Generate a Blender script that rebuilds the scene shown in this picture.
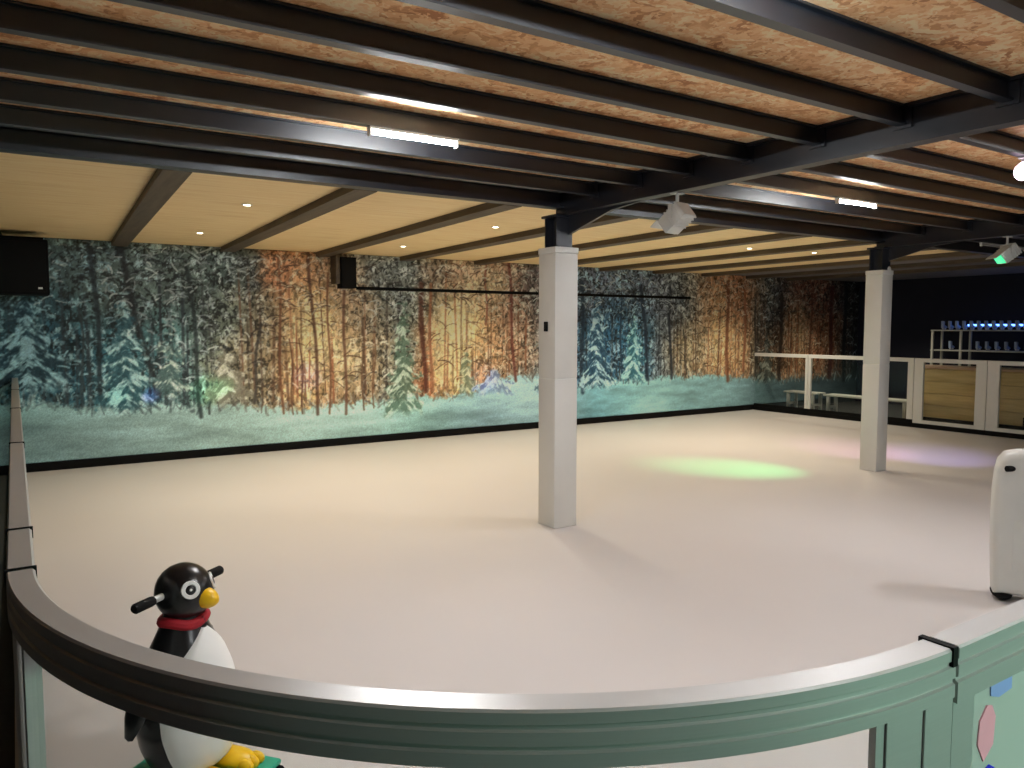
import bpy, bmesh, math, random
import numpy as np
from mathutils import Vector, Matrix

# ------------------------------------------------------------------ camera, world, exposure
scene = bpy.context.scene
for o in list(bpy.data.objects):
    bpy.data.objects.remove(o)
col = scene.collection
R = math.radians
EYE = 1.65
cam_d = bpy.data.cameras.new('camera'); cam = bpy.data.objects.new('camera', cam_d); col.objects.link(cam)
cam_d.sensor_width = 36.0; cam_d.lens = 766 / 1024 * 36.0
cam_d.clip_start = 0.02
cam.location = (0, 0, EYE); cam.rotation_euler = (R(90 - 4.2), 0, R(-33))
scene.camera = cam

world = bpy.data.worlds.new('world'); scene.world = world; world.use_nodes = True
world.node_tree.nodes['Background'].inputs[0].default_value = (0.02, 0.022, 0.03, 1)
world.node_tree.nodes['Background'].inputs[1].default_value = 1.0
vs = scene.view_settings
vs.view_transform = 'Standard'; vs.look = 'None'; vs.gamma = 1.0; vs.use_curve_mapping = False
vs.exposure = 0.3

# lamp strengths, all in one place
TUBE_W = 15.0          # each white tube
DOWN_W = 19.0          # each warm downlight
GREEN_W = 42.0         # green wash lamp on the near barrier
FX_W = 3.0             # coloured effect beams, factor

# room sizes (metres)
X0, X1 = -3.0, 16.0
Y0, Y1 = -3.2, 10.3
ZC = 2.76              # boards above the steel joists
YB = 5.1               # edge beam row / columns
JY = [1.74 + 0.487 * k for k in range(-9, 7)]

# ------------------------------------------------------------------ helpers
def s2l(c):
    return tuple(((v / 255) / 12.92 if v / 255 <= 0.04045 else ((v / 255 + 0.055) / 1.055) ** 2.4) for v in c)

def tag(o, label=None, cat=None, group=None, kind=None):
    if label: o['label'] = label
    if cat: o['category'] = cat
    if group: o['group'] = group
    if kind: o['kind'] = kind
    return o

def empty(name, loc, rz=0.0):
    o = bpy.data.objects.new(name, None); col.objects.link(o)
    o.empty_display_size = 0.1
    o.location = loc; o.rotation_euler = (0, 0, rz)
    return o

class MB:
    """collects shapes into one bmesh; build() links ONE mesh object"""
    def __init__(self): self.bm = bmesh.new()
    def _take(self, b, M=None):
        if M is not None: bmesh.ops.transform(b, matrix=M, verts=b.verts)
        me = bpy.data.meshes.new('tmp'); b.to_mesh(me); b.free(); self.bm.from_mesh(me); bpy.data.meshes.remove(me)
        return self
    def box(self, lo, hi, bev=0.0, M=None):
        b = bmesh.new(); bmesh.ops.create_cube(b, size=1.0)
        c = [(a + d) / 2 for a, d in zip(lo, hi)]; s = [max(d - a, 1e-5) for a, d in zip(lo, hi)]
        for v in b.verts: v.co = Vector([v.co[i] * s[i] + c[i] for i in range(3)])
        if bev > 0:
            bmesh.ops.bevel(b, geom=list(b.edges), offset=bev, segments=2, affect='EDGES', profile=0.5)
        return self._take(b, M)
    def tube(self, pts, r, n=12, caps=True):
        """pts polyline, r radius or list"""
        P = [Vector(p) for p in pts]; rs = r if isinstance(r, (list, tuple)) else [r] * len(P)
        b = bmesh.new(); rings = []; prev = None
        for i, p in enumerate(P):
            t = (P[min(i + 1, len(P) - 1)] - P[max(i - 1, 0)]).normalized()
            if prev is None:
                a = Vector((0, 0, 1)) if abs(t.z) < 0.9 else Vector((1, 0, 0))
                u = t.cross(a).normalized()
            else:
                u = (prev - t * prev.dot(t)).normalized()
            prev = u; w = t.cross(u)
            rings.append([b.verts.new(p + (u * math.cos(2 * math.pi * k / n) + w * math.sin(2 * math.pi * k / n)) * rs[i]) for k in range(n)])
        for i in range(len(rings) - 1):
            for k in range(n):
                b.faces.new((rings[i][k], rings[i][(k + 1) % n], rings[i + 1][(k + 1) % n], rings[i + 1][k]))
        if caps:
            b.faces.new(rings[0][::-1]); b.faces.new(rings[-1])
        return self._take(b)
    def lathe(self, prof, n=32, M=None):
        """prof list of (radius, z)"""
        b = bmesh.new(); rings = []
        for r, z in prof:
            rings.append([b.verts.new((r * math.cos(2 * math.pi * k / n), r * math.sin(2 * math.pi * k / n), z)) for k in range(n)])
        for i in range(len(rings) - 1):
            for k in range(n):
                b.faces.new((rings[i][k], rings[i][(k + 1) % n], rings[i + 1][(k + 1) % n], rings[i + 1][k]))
        if prof[0][0] > 1e-4: b.faces.new(rings[0][::-1])
        if prof[-1][0] > 1e-4: b.faces.new(rings[-1])
        bmesh.ops.remove_doubles(b, verts=b.verts, dist=1e-5)
        return self._take(b, M)
    def ball(self, c, r, M=None, seg=24):
        b = bmesh.new(); bmesh.ops.create_uvsphere(b, u_segments=seg, v_segments=seg // 2, radius=1.0)
        rr = r if isinstance(r, (list, tuple)) else (r, r, r)
        for v in b.verts: v.co = Vector((v.co.x * rr[0], v.co.y * rr[1], v.co.z * rr[2]))
        if M is not None: bmesh.ops.transform(b, matrix=M, verts=b.verts)
        for v in b.verts: v.co += Vector(c)
        return self._take(b)
    def prism(self, poly, lo, hi, axis='x'):
        """polygon (two coords) extruded along axis"""
        b = bmesh.new()
        def mk(p, q, t): return {'x': (t, p, q), 'y': (p, t, q), 'z': (p, q, t)}[axis]
        A = [b.verts.new(mk(p, q, lo)) for p, q in poly]; B = [b.verts.new(mk(p, q, hi)) for p, q in poly]
        n = len(poly)
        for k in range(n): b.faces.new((A[k], A[(k + 1) % n], B[(k + 1) % n], B[k]))
        b.faces.new(A[::-1]); b.faces.new(B)
        bmesh.ops.recalc_face_normals(b, faces=b.faces)
        return self._take(b)
    def sweep(self, path, prof, caps=True):
        """path: list of ((x,y),(nx,ny)); prof: closed polygon of (offset along normal, z)"""
        b = bmesh.new(); rings = []
        for (x, y), (nx, ny) in path:
            rings.append([b.verts.new((x + nx * o, y + ny * o, z)) for o, z in prof])
        n = len(prof)
        for i in range(len(rings) - 1):
            for k in range(n):
                b.faces.new((rings[i][k], rings[i][(k + 1) % n], rings[i + 1][(k + 1) % n], rings[i + 1][k]))
        if caps: b.faces.new(rings[0][::-1]); b.faces.new(rings[-1])
        bmesh.ops.recalc_face_normals(b, faces=b.faces)
        return self._take(b)
    def build(self, name, m, parent=None, smooth=35):
        me = bpy.data.meshes.new(name); self.bm.to_mesh(me); self.bm.free()
        if smooth:
            me.polygons.foreach_set('use_smooth', [True] * len(me.polygons))
            me.set_sharp_from_angle(angle=R(smooth))
        me.materials.append(m)
        o = bpy.data.objects.new(name, me); col.objects.link(o)
        if parent is not None: o.parent = parent
        return o

def copy_tree(o, parent=None):
    c = o.copy(); col.objects.link(c); c.parent = parent
    for ch in list(o.children): copy_tree(ch, c)
    return c

def aim(frm, to):
    return (Vector(to) - Vector(frm)).to_track_quat('-Z', 'Y').to_euler()

def spot(name, loc, to, watts, color, angle, blend=0.6, size=0.03, parent=None):
    d = bpy.data.lights.new(name, 'SPOT'); d.energy = watts; d.color = color; d.spot_size = R(angle); d.spot_blend = blend
    d.shadow_soft_size = size
    o = bpy.data.objects.new(name, d); col.objects.link(o); o.location = loc; o.rotation_euler = aim(loc, to)
    if parent is not None:
        o.parent = parent; o.matrix_parent_inverse = Matrix.Translation(parent.location).inverted()
    return o

# ------------------------------------------------------------------ materials
def mat(name, color, rough=0.5, metal=0.0, noise=0.0, nscale=20.0, bump=0.0, bscale=60.0, spec=0.5, stretch=(1, 1, 1), emit=None, estr=0.0, coat=0.0):
    m = bpy.data.materials.new(name); m.use_nodes = True
    nt = m.node_tree; N = nt.nodes; L = nt.links
    p = N['Principled BSDF']
    p.inputs['Base Color'].default_value = (*color, 1); p.inputs['Roughness'].default_value = rough; p.inputs['Metallic'].default_value = metal
    p.inputs['Specular IOR Level'].default_value = spec; p.inputs['Coat Weight'].default_value = coat
    if noise > 0 or bump > 0:
        tc = N.new('ShaderNodeTexCoord'); mp = N.new('ShaderNodeMapping'); mp.inputs['Scale'].default_value = stretch
        L.new(tc.outputs['Object'], mp.inputs['Vector'])
    if noise > 0:
        nz = N.new('ShaderNodeTexNoise'); nz.inputs['Scale'].default_value = nscale; nz.inputs['Detail'].default_value = 6
        L.new(mp.outputs[0], nz.inputs['Vector'])
        mx = N.new('ShaderNodeMix'); mx.data_type = 'RGBA'
        mx.inputs[6].default_value = (*[c * (1 - noise) for c in color], 1); mx.inputs[7].default_value = (*[min(1, c * (1 + noise)) for c in color], 1)
        L.new(nz.outputs['Fac'], mx.inputs[0]); L.new(mx.outputs[2], p.inputs['Base Color'])
    if bump > 0:
        n2 = N.new('ShaderNodeTexNoise'); n2.inputs['Scale'].default_value = bscale; n2.inputs['Detail'].default_value = 4
        L.new(mp.outputs[0], n2.inputs['Vector'])
        bp = N.new('ShaderNodeBump'); bp.inputs['Strength'].default_value = bump; bp.inputs['Distance'].default_value = 0.01
        L.new(n2.outputs['Fac'], bp.inputs['Height']); L.new(bp.outputs[0], p.inputs['Normal'])
    if emit:
        p.inputs['Emission Color'].default_value = (*emit, 1); p.inputs['Emission Strength'].default_value = estr
    return m

def ramp_mat(name, stops, rough, vec_scale, kind='NOISE', scale=8.0, detail=8.0, bump=0.0, spec=0.4):
    m = bpy.data.materials.new(name); m.use_nodes = True
    nt = m.node_tree; N = nt.nodes; L = nt.links; p = N['Principled BSDF']
    p.inputs['Roughness'].default_value = rough; p.inputs['Specular IOR Level'].default_value = spec
    tc = N.new('ShaderNodeTexCoord'); mp = N.new('ShaderNodeMapping'); mp.inputs['Scale'].default_value = vec_scale
    L.new(tc.outputs['Object'], mp.inputs['Vector'])
    nz = N.new('ShaderNodeTexNoise'); nz.inputs['Scale'].default_value = scale; nz.inputs['Detail'].default_value = detail; nz.inputs['Roughness'].default_value = 0.65
    L.new(mp.outputs[0], nz.inputs['Vector'])
    fac = nz.outputs['Fac']
    if kind == 'OSB':
        nz.inputs['Scale'].default_value = scale * 0.35; nz.inputs['Detail'].default_value = 3
        mulv = N.new('ShaderNodeVectorMath'); mulv.operation = 'SCALE'; mulv.inputs['Scale'].default_value = 0.35
        L.new(nz.outputs['Color'], mulv.inputs[0])
        addv = N.new('ShaderNodeVectorMath'); addv.operation = 'ADD'; L.new(mp.outputs[0], addv.inputs[0]); L.new(mulv.outputs[0], addv.inputs[1])
        v1 = N.new('ShaderNodeTexVoronoi'); v1.inputs['Scale'].default_value = scale; L.new(addv.outputs[0], v1.inputs['Vector'])
        rot = N.new('ShaderNodeMapping'); rot.inputs['Rotation'].default_value = (0, 0, 0.9); rot.inputs['Scale'].default_value = (0.5, 1.8, 1); L.new(addv.outputs[0], rot.inputs['Vector'])
        v2 = N.new('ShaderNodeTexVoronoi'); v2.inputs['Scale'].default_value = scale * 0.8; L.new(rot.outputs[0], v2.inputs['Vector'])
        g1 = N.new('ShaderNodeSeparateColor'); L.new(v1.outputs['Color'], g1.inputs[0])
        g2 = N.new('ShaderNodeSeparateColor'); L.new(v2.outputs['Color'], g2.inputs[0])
        ad = N.new('ShaderNodeMath'); ad.operation = 'ADD'; L.new(g1.outputs[0], ad.inputs[0]); L.new(g2.outputs[1], ad.inputs[1])
        hf = N.new('ShaderNodeMath'); hf.operation = 'MULTIPLY'; hf.inputs[1].default_value = 0.5; L.new(ad.outputs[0], hf.inputs[0])
        fac = hf.outputs[0]
    cr = N.new('ShaderNodeValToRGB'); e = cr.color_ramp.elements
    while len(e) > 1: e.remove(e[0])
    e[0].position = stops[0][0]; e[0].color = (*stops[0][1], 1)
    for pos, c in stops[1:]:
        k = e.new(pos); k.color = (*c, 1)
    L.new(fac, cr.inputs[0]); L.new(cr.outputs[0], p.inputs['Base Color'])
    if bump > 0:
        bp = N.new('ShaderNodeBump'); bp.inputs['Strength'].default_value = bump; bp.inputs['Distance'].default_value = 0.005
        L.new(fac, bp.inputs['Height']); L.new(bp.outputs[0], p.inputs['Normal'])
    return m

def clear_mat(name, tint, gloss=0.06, milk=0.0):
    m = bpy.data.materials.new(name); m.use_nodes = True
    nt = m.node_tree; N = nt.nodes; L = nt.links; N.remove(N['Principled BSDF'])
    out = N['Material Output']
    tr = N.new('ShaderNodeBsdfTransparent'); tr.inputs[0].default_value = (*tint, 1)
    gl = N.new('ShaderNodeBsdfGlossy'); gl.inputs['Roughness'].default_value = gloss
    lw = N.new('ShaderNodeLayerWeight'); lw.inputs[0].default_value = 0.5
    pw = N.new('ShaderNodeMath'); pw.operation = 'POWER'; pw.inputs[1].default_value = 4.0; L.new(lw.outputs['Facing'], pw.inputs[0])
    fr = N.new('ShaderNodeMath'); fr.operation = 'MULTIPLY_ADD'; fr.inputs[1].default_value = 0.25; fr.inputs[2].default_value = 0.012; L.new(pw.outputs[0], fr.inputs[0])
    mx = N.new('ShaderNodeMixShader'); L.new(fr.outputs[0], mx.inputs[0]); L.new(tr.outputs[0], mx.inputs[1]); L.new(gl.outputs[0], mx.inputs[2])
    last = mx
    if milk > 0:
        df = N.new('ShaderNodeBsdfDiffuse'); df.inputs[0].default_value = (0.5, 0.52, 0.5, 1)
        m2 = N.new('ShaderNodeMixShader'); m2.inputs[0].default_value = milk
        L.new(mx.outputs[0], m2.inputs[1]); L.new(df.outputs[0], m2.inputs[2]); last = m2
    L.new(last.outputs[0], out.inputs[0])
    return m

M = {}
M['ice'] = mat('synthetic_ice', (0.60, 0.565, 0.55), 0.42, noise=0.03, nscale=1.2, bump=0.02, bscale=90, spec=0.35)
M['dark_floor'] = mat('dark_carpet', (0.03, 0.034, 0.034), 0.9, noise=0.3, nscale=40)
M['dark_wall'] = mat('navy_wall', (0.012, 0.014, 0.03), 0.85, noise=0.2, nscale=3)
M['side_wall'] = mat('dark_side_wall', (0.05, 0.065, 0.07), 0.8, noise=0.2, nscale=3)
M['grey_ceiling'] = mat('grey_ceiling_paint', (0.16, 0.155, 0.165), 0.8, noise=0.15, nscale=2)
M['steel'] = mat('black_steel_paint', (0.009, 0.010, 0.015), 0.38, noise=0.25, nscale=9, spec=0.6)
M['joist'] = mat('dark_joist_paint', (0.008, 0.012, 0.019), 0.40, noise=0.25, nscale=9, spec=0.85)
M['osb'] = ramp_mat('osb_board', [(0.05, s2l((196, 128, 80))), (0.35, s2l((238, 180, 124))), (0.6, s2l((250, 206, 152))), (0.85, s2l((255, 230, 186)))], 0.6, (1, 1, 1), 'OSB', 19.0, bump=0.25)
M['rear_board'] = ramp_mat('pale_ceiling_board', [(0.25, s2l((226, 192, 134))), (0.5, s2l((243, 216, 162))), (0.75, s2l((250, 230, 186)))], 0.55, (0.5, 7, 1), 'NOISE', 3.0, bump=0.05)
M['rear_joist'] = ramp_mat('stained_rear_joist', [(0.3, s2l((66, 56, 44))), (0.7, s2l((98, 86, 68)))], 0.6, (7, 0.5, 4), 'NOISE', 3.0)
M['black'] = mat('black_plastic', (0.003, 0.003, 0.0035), 0.7, noise=0.2, nscale=30, spec=0.12)
M['rubber'] = mat('black_rubber', (0.004, 0.004, 0.004), 0.75, noise=0.2, nscale=30, spec=0.15)
M['gloss_black'] = mat('gloss_black_plastic', (0.006, 0.006, 0.007), 0.28, noise=0.1, nscale=12)
M['cover'] = mat('white_column_board', (0.60, 0.585, 0.545), 0.5, noise=0.04, nscale=6, bump=0.03)
M['alu'] = mat('brushed_aluminium', (0.50, 0.49, 0.48), 0.38, metal=0.45, noise=0.06, nscale=30, stretch=(0.3, 0.3, 12))
M['alu_white'] = mat('white_coated_aluminium', (0.70, 0.70, 0.67), 0.4, metal=0.0, noise=0.04, nscale=20)
M['clear'] = clear_mat('clear_acrylic', (0.95, 0.97, 0.96))
M['milk'] = clear_mat('frosted_acrylic', (0.9, 0.95, 0.92), 0.2, 0.72)
M['counter'] = ramp_mat('yellow_plank', [(0.3, s2l((200, 166, 106))), (0.7, s2l((230, 198, 136)))], 0.5, (4, 0.5, 6), 'NOISE', 4.0)
M['counter_top'] = mat('pinkish_worktop', s2l((214, 176, 150)), 0.4, noise=0.08, nscale=8)
M['bench'] = mat('pale_bench_paint', (0.55, 0.55, 0.50), 0.5, noise=0.06, nscale=10)
M['yellow'] = mat('yellow_plastic', s2l((240, 190, 20)), 0.35, noise=0.05, nscale=10)
M['white_pl'] = mat('white_plastic', (0.80, 0.80, 0.77), 0.35, noise=0.03, nscale=8)
M['grey_pl'] = mat('grey_white_plastic', (0.62, 0.62, 0.58), 0.45, noise=0.06, nscale=8)
M['red'] = mat('red_scarf', s2l((165, 20, 35)), 0.7, noise=0.15, nscale=40)
M['teal'] = mat('teal_skid', s2l((40, 160, 130)), 0.4, noise=0.05, nscale=10)
M['fixture'] = mat('white_fixture_metal', (0.55, 0.56, 0.53), 0.35, metal=0.2, noise=0.08, nscale=25)
M['tube'] = mat('lit_tube', (0.9, 0.9, 0.9), 0.3, emit=(0.93, 0.97, 1.0), estr=400.0)
M['down'] = mat('lit_downlight', (0.9, 0.9, 0.85), 0.3, emit=(1.0, 0.86, 0.58), estr=14.0)
M['dead_tube'] = mat('unlit_tube', (0.5, 0.5, 0.48), 0.4, noise=0.03)
M['green_lens'] = mat('green_lens', (0.05, 0.4, 0.18), 0.2, emit=(0.06, 0.8, 0.35), estr=0.9)
M['pink_lens'] = mat('pink_lens', (0.9, 0.6, 0.8), 0.2, emit=(1.0, 0.75, 0.95), estr=5.0)
M['blue_led'] = mat('blue_led', (0.1, 0.2, 0.9), 0.3, emit=(0.12, 0.3, 1.0), estr=4.0)
M['skate'] = mat('pale_blue_skate', (0.35, 0.45, 0.65), 0.4, noise=0.1, nscale=20)
M['painted_pink_reflection'] = mat('painted_pink_reflection', s2l((255, 165, 185)), 0.4, noise=0.08, nscale=10)
M['painted_blue_reflection'] = mat('painted_blue_reflection', s2l((40, 45, 225)), 0.4, noise=0.08, nscale=10)
M['painted_lavender_reflection'] = mat('painted_lavender_reflection', s2l((150, 165, 225)), 0.4, noise=0.08, nscale=10)

# ------------------------------------------------------------------ the room shell
RX0, RX1, RY0 = -0.03, 12.55, 0.66      # rink outline
fl = MB().box((X0, Y0, -0.10), (X1, Y1, -0.012)).build('floor', M['dark_floor'], smooth=0); tag(fl, kind='structure')
ice = MB().box((RX0 - 0.03, RY0 - 0.05, -0.012), (RX1, Y1, 0.0))
ice = ice.build('floor_rink', M['ice'], smooth=0); tag(ice, kind='structure')
for nm, lo, hi, m in (
        ('wall_back', (X0, Y1, -0.1), (X1, Y1 + 0.15, 3.0), 'side_wall'),
        ('wall_right', (X1, Y0, -0.1), (X1 + 0.15, Y1 + 0.15, 3.0), 'dark_wall'),
        ('wall_left', (X0 - 0.15, Y0, -0.1), (X0, Y1 + 0.15, 3.0), 'side_wall'),
        ('wall_front', (X0, Y0 - 0.15, -0.1), (X1, Y0, 3.0), 'side_wall')):
    tag(MB().box(lo, hi).build(nm, M[m], smooth=0), kind='structure')
bb = MB().box((X0, Y1 - 0.035, 0.0), (RX1 + 0.0, Y1, 0.10), 0.004).build('baseboard_back', M['rubber']); tag(bb, kind='structure')

# front ceiling: boards over steel joists, framed by the main beams
ce = empty('ceiling', (0, 0, 0)); tag(ce, kind='structure')
BX = [3.775, 8.33]                     # main beams over the columns
MB().box((X0, Y0, ZC), (BX[1], YB + 0.12, ZC + 0.06)).build('board_deck', M['osb'], ce, smooth=0)
MB().box((BX[1], Y0, ZC - 0.01), (X1, YB + 0.12, ZC + 0.06)).build('grey_deck', M['grey_ceiling'], ce, smooth=0)
def ibeam_prof(w, z0, z1, tf, tw):
    h = w / 2; t = tw / 2
    return [(-h, z0), (h, z0), (h, z0 + tf), (t, z0 + tf), (t, z1 - tf), (h, z1 - tf), (h, z1), (-h, z1), (-h, z1 - tf), (-t, z1 - tf), (-t, z0 + tf), (-h, z0 + tf)]
for bx in BX:
    prof = [(bx + 0.02 + a, z) for a, z in ibeam_prof(0.095, 2.56, ZC - 0.001, 0.016, 0.012)]
    MB().prism(prof, Y0, YB + 0.07, 'y').build('beam', M['steel'], ce, smooth=0)
    MB().prism([(YB - 0.05, 2.56), (YB - 0.95, 2.56), (YB - 0.60, 2.535), (YB - 0.05, 2.40)], bx + 0.035, bx + 0.062, 'x').build('haunch', M['steel'], ce, smooth=0)
prof = [(YB + 0.02 + a, z) for a, z in ibeam_prof(0.11, 2.62, ZC - 0.001, 0.014, 0.012)]
MB().prism(prof, X0, 12.8, 'x').build('edge_beam', M['steel'], ce, smooth=0)
spans = [(X0, BX[0] + 0.012), (BX[0] + 0.028, BX[1] + 0.012), (BX[1] + 0.028, X1)]
for k, (a, b) in enumerate(spans):
    prof = ibeam_prof(0.05, 2.66, ZC - 0.002, 0.009, 0.007)
    first = None
    for y in JY:
        if first is None:
            first = MB().prism(prof, a + 0.001, b - 0.001, 'x').build('joist', M['joist'], ce, smooth=0); o = first
        else:
            o = first.copy(); col.objects.link(o)
        o.location = (0, y, 0)
        for e_ in ((b - 0.012) if k < 2 else None, (a + 0.002) if k > 0 else None):
            if e_ is None: continue
            MB().box((e_, y - 0.05, 2.645), (e_ + 0.01, y + 0.05, ZC - 0.004)).build('end_plate', M['steel'], ce, smooth=0)

# rear ceiling: pale boards with stained joists running to the mural
cr_ = empty('ceiling_rear', (0, 0, 0)); tag(cr_, kind='structure')
ZR = 2.675
SK = 0.04
jx = [-2.80 + 1.24 * k for k in range(14)]
jx = [0.89 + 1.24 * k for k in range(-3, 11)]
def sk(x, y): return x + (y - YB) * SK
def skew_box(mb, xa, xb, ya, yb, z0, z1):
    return mb.prism([(sk(xa, ya), ya), (sk(xb, ya), ya), (sk(xb, yb), yb), (sk(xa, yb), yb)], z0, z1, 'z')
for k in range(len(jx) + 1):
    a = jx[k - 1] if k > 0 else X0 - 0.3
    b = jx[k] if k < len(jx) else 14.6
    nb = 4
    for q in range(nb):
        ya = YB + 0.075 + (Y1 - YB - 0.075) * q / nb; yb = YB + 0.075 + (Y1 - YB - 0.075) * (q + 1) / nb
        m_ = M['rear_board'] if b < 10.9 else M['grey_ceiling']
        skew_box(MB(), a, b, ya, yb - 0.003, ZR, ZR + 0.09).build('ceiling_board', m_, cr_, smooth=0)
for x in jx:
    skew_box(MB(), x - 0.085, x + 0.085, YB + 0.08, Y1 - 0.03, 2.617, ZR - 0.001).build('joist', M['rear_joist'], cr_, smooth=0)
MB().box((14.4, YB + 0.075, ZR + 0.002), (X1, Y1, ZR + 0.09)).build('grey_deck', M['grey_ceiling'], cr_, smooth=0)

# ------------------------------------------------------------------ the printed mural (painted procedurally, one colour per vertex)
def make_mural():
    xa, xb, za, zb = X0, X1, 0.10, 2.672
    W, Hn = 1900, 258
    xs = np.linspace(xa, xb, W); zs = np.linspace(za, zb, Hn)
    XX, ZZ = np.meshgrid(xs, zs)
    rng = np.random.default_rng(7)
    def vnoise(fx, fz, seed):
        r = np.random.default_rng(seed); g = r.random((int((zb - za) * fz) + 3, int((xb - xa) * fx) + 3))
        u = (XX - xa) * fx; v = (ZZ - za) * fz
        i = u.astype(int); j = v.astype(int); a = u - i; b = v - j
        a = a * a * (3 - 2 * a); b = b * b * (3 - 2 * b)
        return (g[j, i] * (1 - a) + g[j, i + 1] * a) * (1 - b) + (g[j + 1, i] * (1 - a) + g[j + 1, i + 1] * a) * b
    def hnoise(u, v, seed):
        g = np.random.default_rng(seed).random((64, 64))
        fu = np.floor(u); fv = np.floor(v); a = u - fu; b = v - fv; i = fu.astype(int) % 64; j = fv.astype(int) % 64
        a = a * a * (3 - 2 * a); b = b * b * (3 - 2 * b); i2 = (i + 1) % 64; j2 = (j + 1) % 64
        return (g[j, i] * (1 - a) + g[j, i2] * a) * (1 - b) + (g[j2, i] * (1 - a) + g[j2, i2] * a) * b
    def fbm(fx, fz, seed, o=4):
        s = 0; t = 0; w = 1.0
        for k in range(o):
            s = s + w * vnoise(fx * 2 ** k, fz * 2 ** k, seed + k); t += w; w *= 0.6
        return s / t
    def lerp(a, b, t): return a + (b - a) * t[..., None]
    # colour of the air between the trees: (x, upper, middle)
    key = [(-3, (40, 60, 62), (24, 58, 66)), (-0.2, (52, 68, 70), (24, 58, 68)), (0.4, (66, 84, 82), (26, 68, 80)), (1.0, (78, 92, 86), (38, 84, 92)), (1.7, (80, 92, 84), (78, 112, 108)),
           (2.2, (66, 78, 72), (122, 116, 92)), (2.65, (84, 84, 74), (150, 118, 78)), (2.95, (186, 112, 58), (196, 144, 84)), (3.4, (190, 124, 62), (236, 176, 88)), (3.8, (150, 122, 90), (190, 134, 78)),
           (4.2, (112, 108, 96), (148, 116, 78)), (4.7, (104, 106, 96), (118, 112, 92)), (5.1, (120, 100, 80), (176, 92, 42)), (5.65, (168, 128, 96), (246, 190, 92)), (6.1, (196, 150, 108), (214, 146, 72)),
           (6.6, (140, 96, 74), (170, 122, 84)), (7.2, (90, 80, 80), (120, 110, 104)), (7.8, (80, 84, 92), (60, 92, 108)), (8.4, (88, 92, 104), (36, 84, 112)), (9.2, (90, 96, 106), (44, 98, 122)), (9.8, (94, 96, 102), (110, 118, 124)),
           (10.3, (92, 96, 96), (160, 136, 104)), (10.8, (124, 108, 90), (164, 130, 90)), (11.4, (196, 122, 60), (212, 134, 62)), (12.2, (188, 116, 62), (198, 122, 62)), (12.7, (92, 88, 78), (112, 96, 76)),
           (13.2, (70, 62, 56), (110, 74, 48)), (13.9, (130, 76, 50), (196, 122, 66)), (14.6, (120, 70, 46), (160, 94, 50)), (15.3, (60, 46, 42), (76, 58, 48)), (16, (30, 30, 34), (34, 36, 42))]
    kx = [k[0] for k in key]
    wob = (fbm(1.2, 0.9, 11) - 0.5) * 0.9
    up = np.stack([np.interp(XX + wob, kx, [k[1][c] for k in key]) for c in range(3)], -1)
    md = np.stack([np.interp(XX + wob, kx, [k[2][c] for k in key]) for c in range(3)], -1)
    t = np.clip((ZZ - 1.55 + (fbm(1.5, 1.5, 31) - 0.5) * 0.9) / 0.55, 0, 1)
    img = lerp(md, up, t)
    warm = np.clip((img[..., 0] - img[..., 2]) / 90, 0, 1)
    # blotchy depth of the wood
    n1 = fbm(9, 5, 41); n2 = fbm(26, 14, 51, 3)
    img *= (0.30 + 0.75 * n1 + 0.65 * n2)[..., None]
    # mottled snow and needles: warped speckle, pale and dark
    wx = fbm(6, 6, 61, 3)
    f1_ = fbm(17, 13, 91, 4) + 0.25 * (wx - 0.5); f2_ = fbm(30, 22, 95, 3)
    cold = np.stack([np.interp(XX, [-3, 1, 2.6, 7.2, 8.4, 9.6, 10.5, 13, 14.5, 16], v) for v in ([130, 160, 205, 205, 150, 170, 205, 190, 120, 60], [168, 190, 208, 204, 190, 196, 202, 170, 110, 62], [172, 192, 196, 194, 206, 208, 190, 140, 100, 66])], -1)
    pale = cold * (1 - warm[..., None] * 0.8) + np.array((238, 206, 164.0)) * warm[..., None] * 0.8
    img = lerp(img, pale, np.clip((f1_ - 0.54) * 7, 0, 1) * (0.75 - 0.22 * warm))
    img *= (1 - 0.62 * np.clip((0.48 - f2_) * 7, 0, 1) * (1 - 0.2 * warm))[..., None]
    # glow spots in the sunlit gaps
    for gx, gz, rx, rz, s in ((5.62, 1.65, 0.42, 0.5, 0.9), (5.5, 1.05, 0.3, 0.35, 0.5), (3.45, 1.6, 0.35, 0.6, 0.55), (3.9, 1.2, 0.3, 0.4, 0.3), (6.3, 2.3, 0.4, 0.3, 0.4), (11.5, 1.4, 0.3, 0.8, 0.45), (12.1, 1.2, 0.35, 0.6, 0.3), (13.9, 1.5, 0.3, 0.6, 0.35), (10.6, 1.3, 0.4, 0.4, 0.25)):
        g = np.exp(-((XX - gx) / rx) ** 2 - ((ZZ - gz) / rz) ** 2) * s * (0.6 + 0.8 * n2)
        img = lerp(img, np.broadcast_to(np.array((255, 224, 140.0)), img.shape), np.clip(g, 0, 1))
    # far thin trunks
    for k in range(230):
        x = rng.uniform(xa, xb); w = rng.uniform(0.008, 0.024); z0 = rng.uniform(0.55, 0.85); z1 = z0 + rng.uniform(0.7, 1.9)
        lean = rng.uniform(-0.04, 0.04)
        d = np.abs(XX - x - lean * (ZZ - z0)) / w
        a = np.clip(1.4 - d, 0, 1) * (ZZ > z0) * np.clip((z1 - ZZ) * 3, 0, 1) * rng.uniform(0.35, 0.8)
        wv = np.interp(x, xs, warm[int(Hn * .45)])
        c = np.array((38, 44, 48.0)) * (1 - wv) + np.array(rng.choice([(74, 42, 26), (150, 74, 34), (96, 58, 34)])) * wv
        img = lerp(img, np.broadcast_to(c, img.shape), a)
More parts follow.
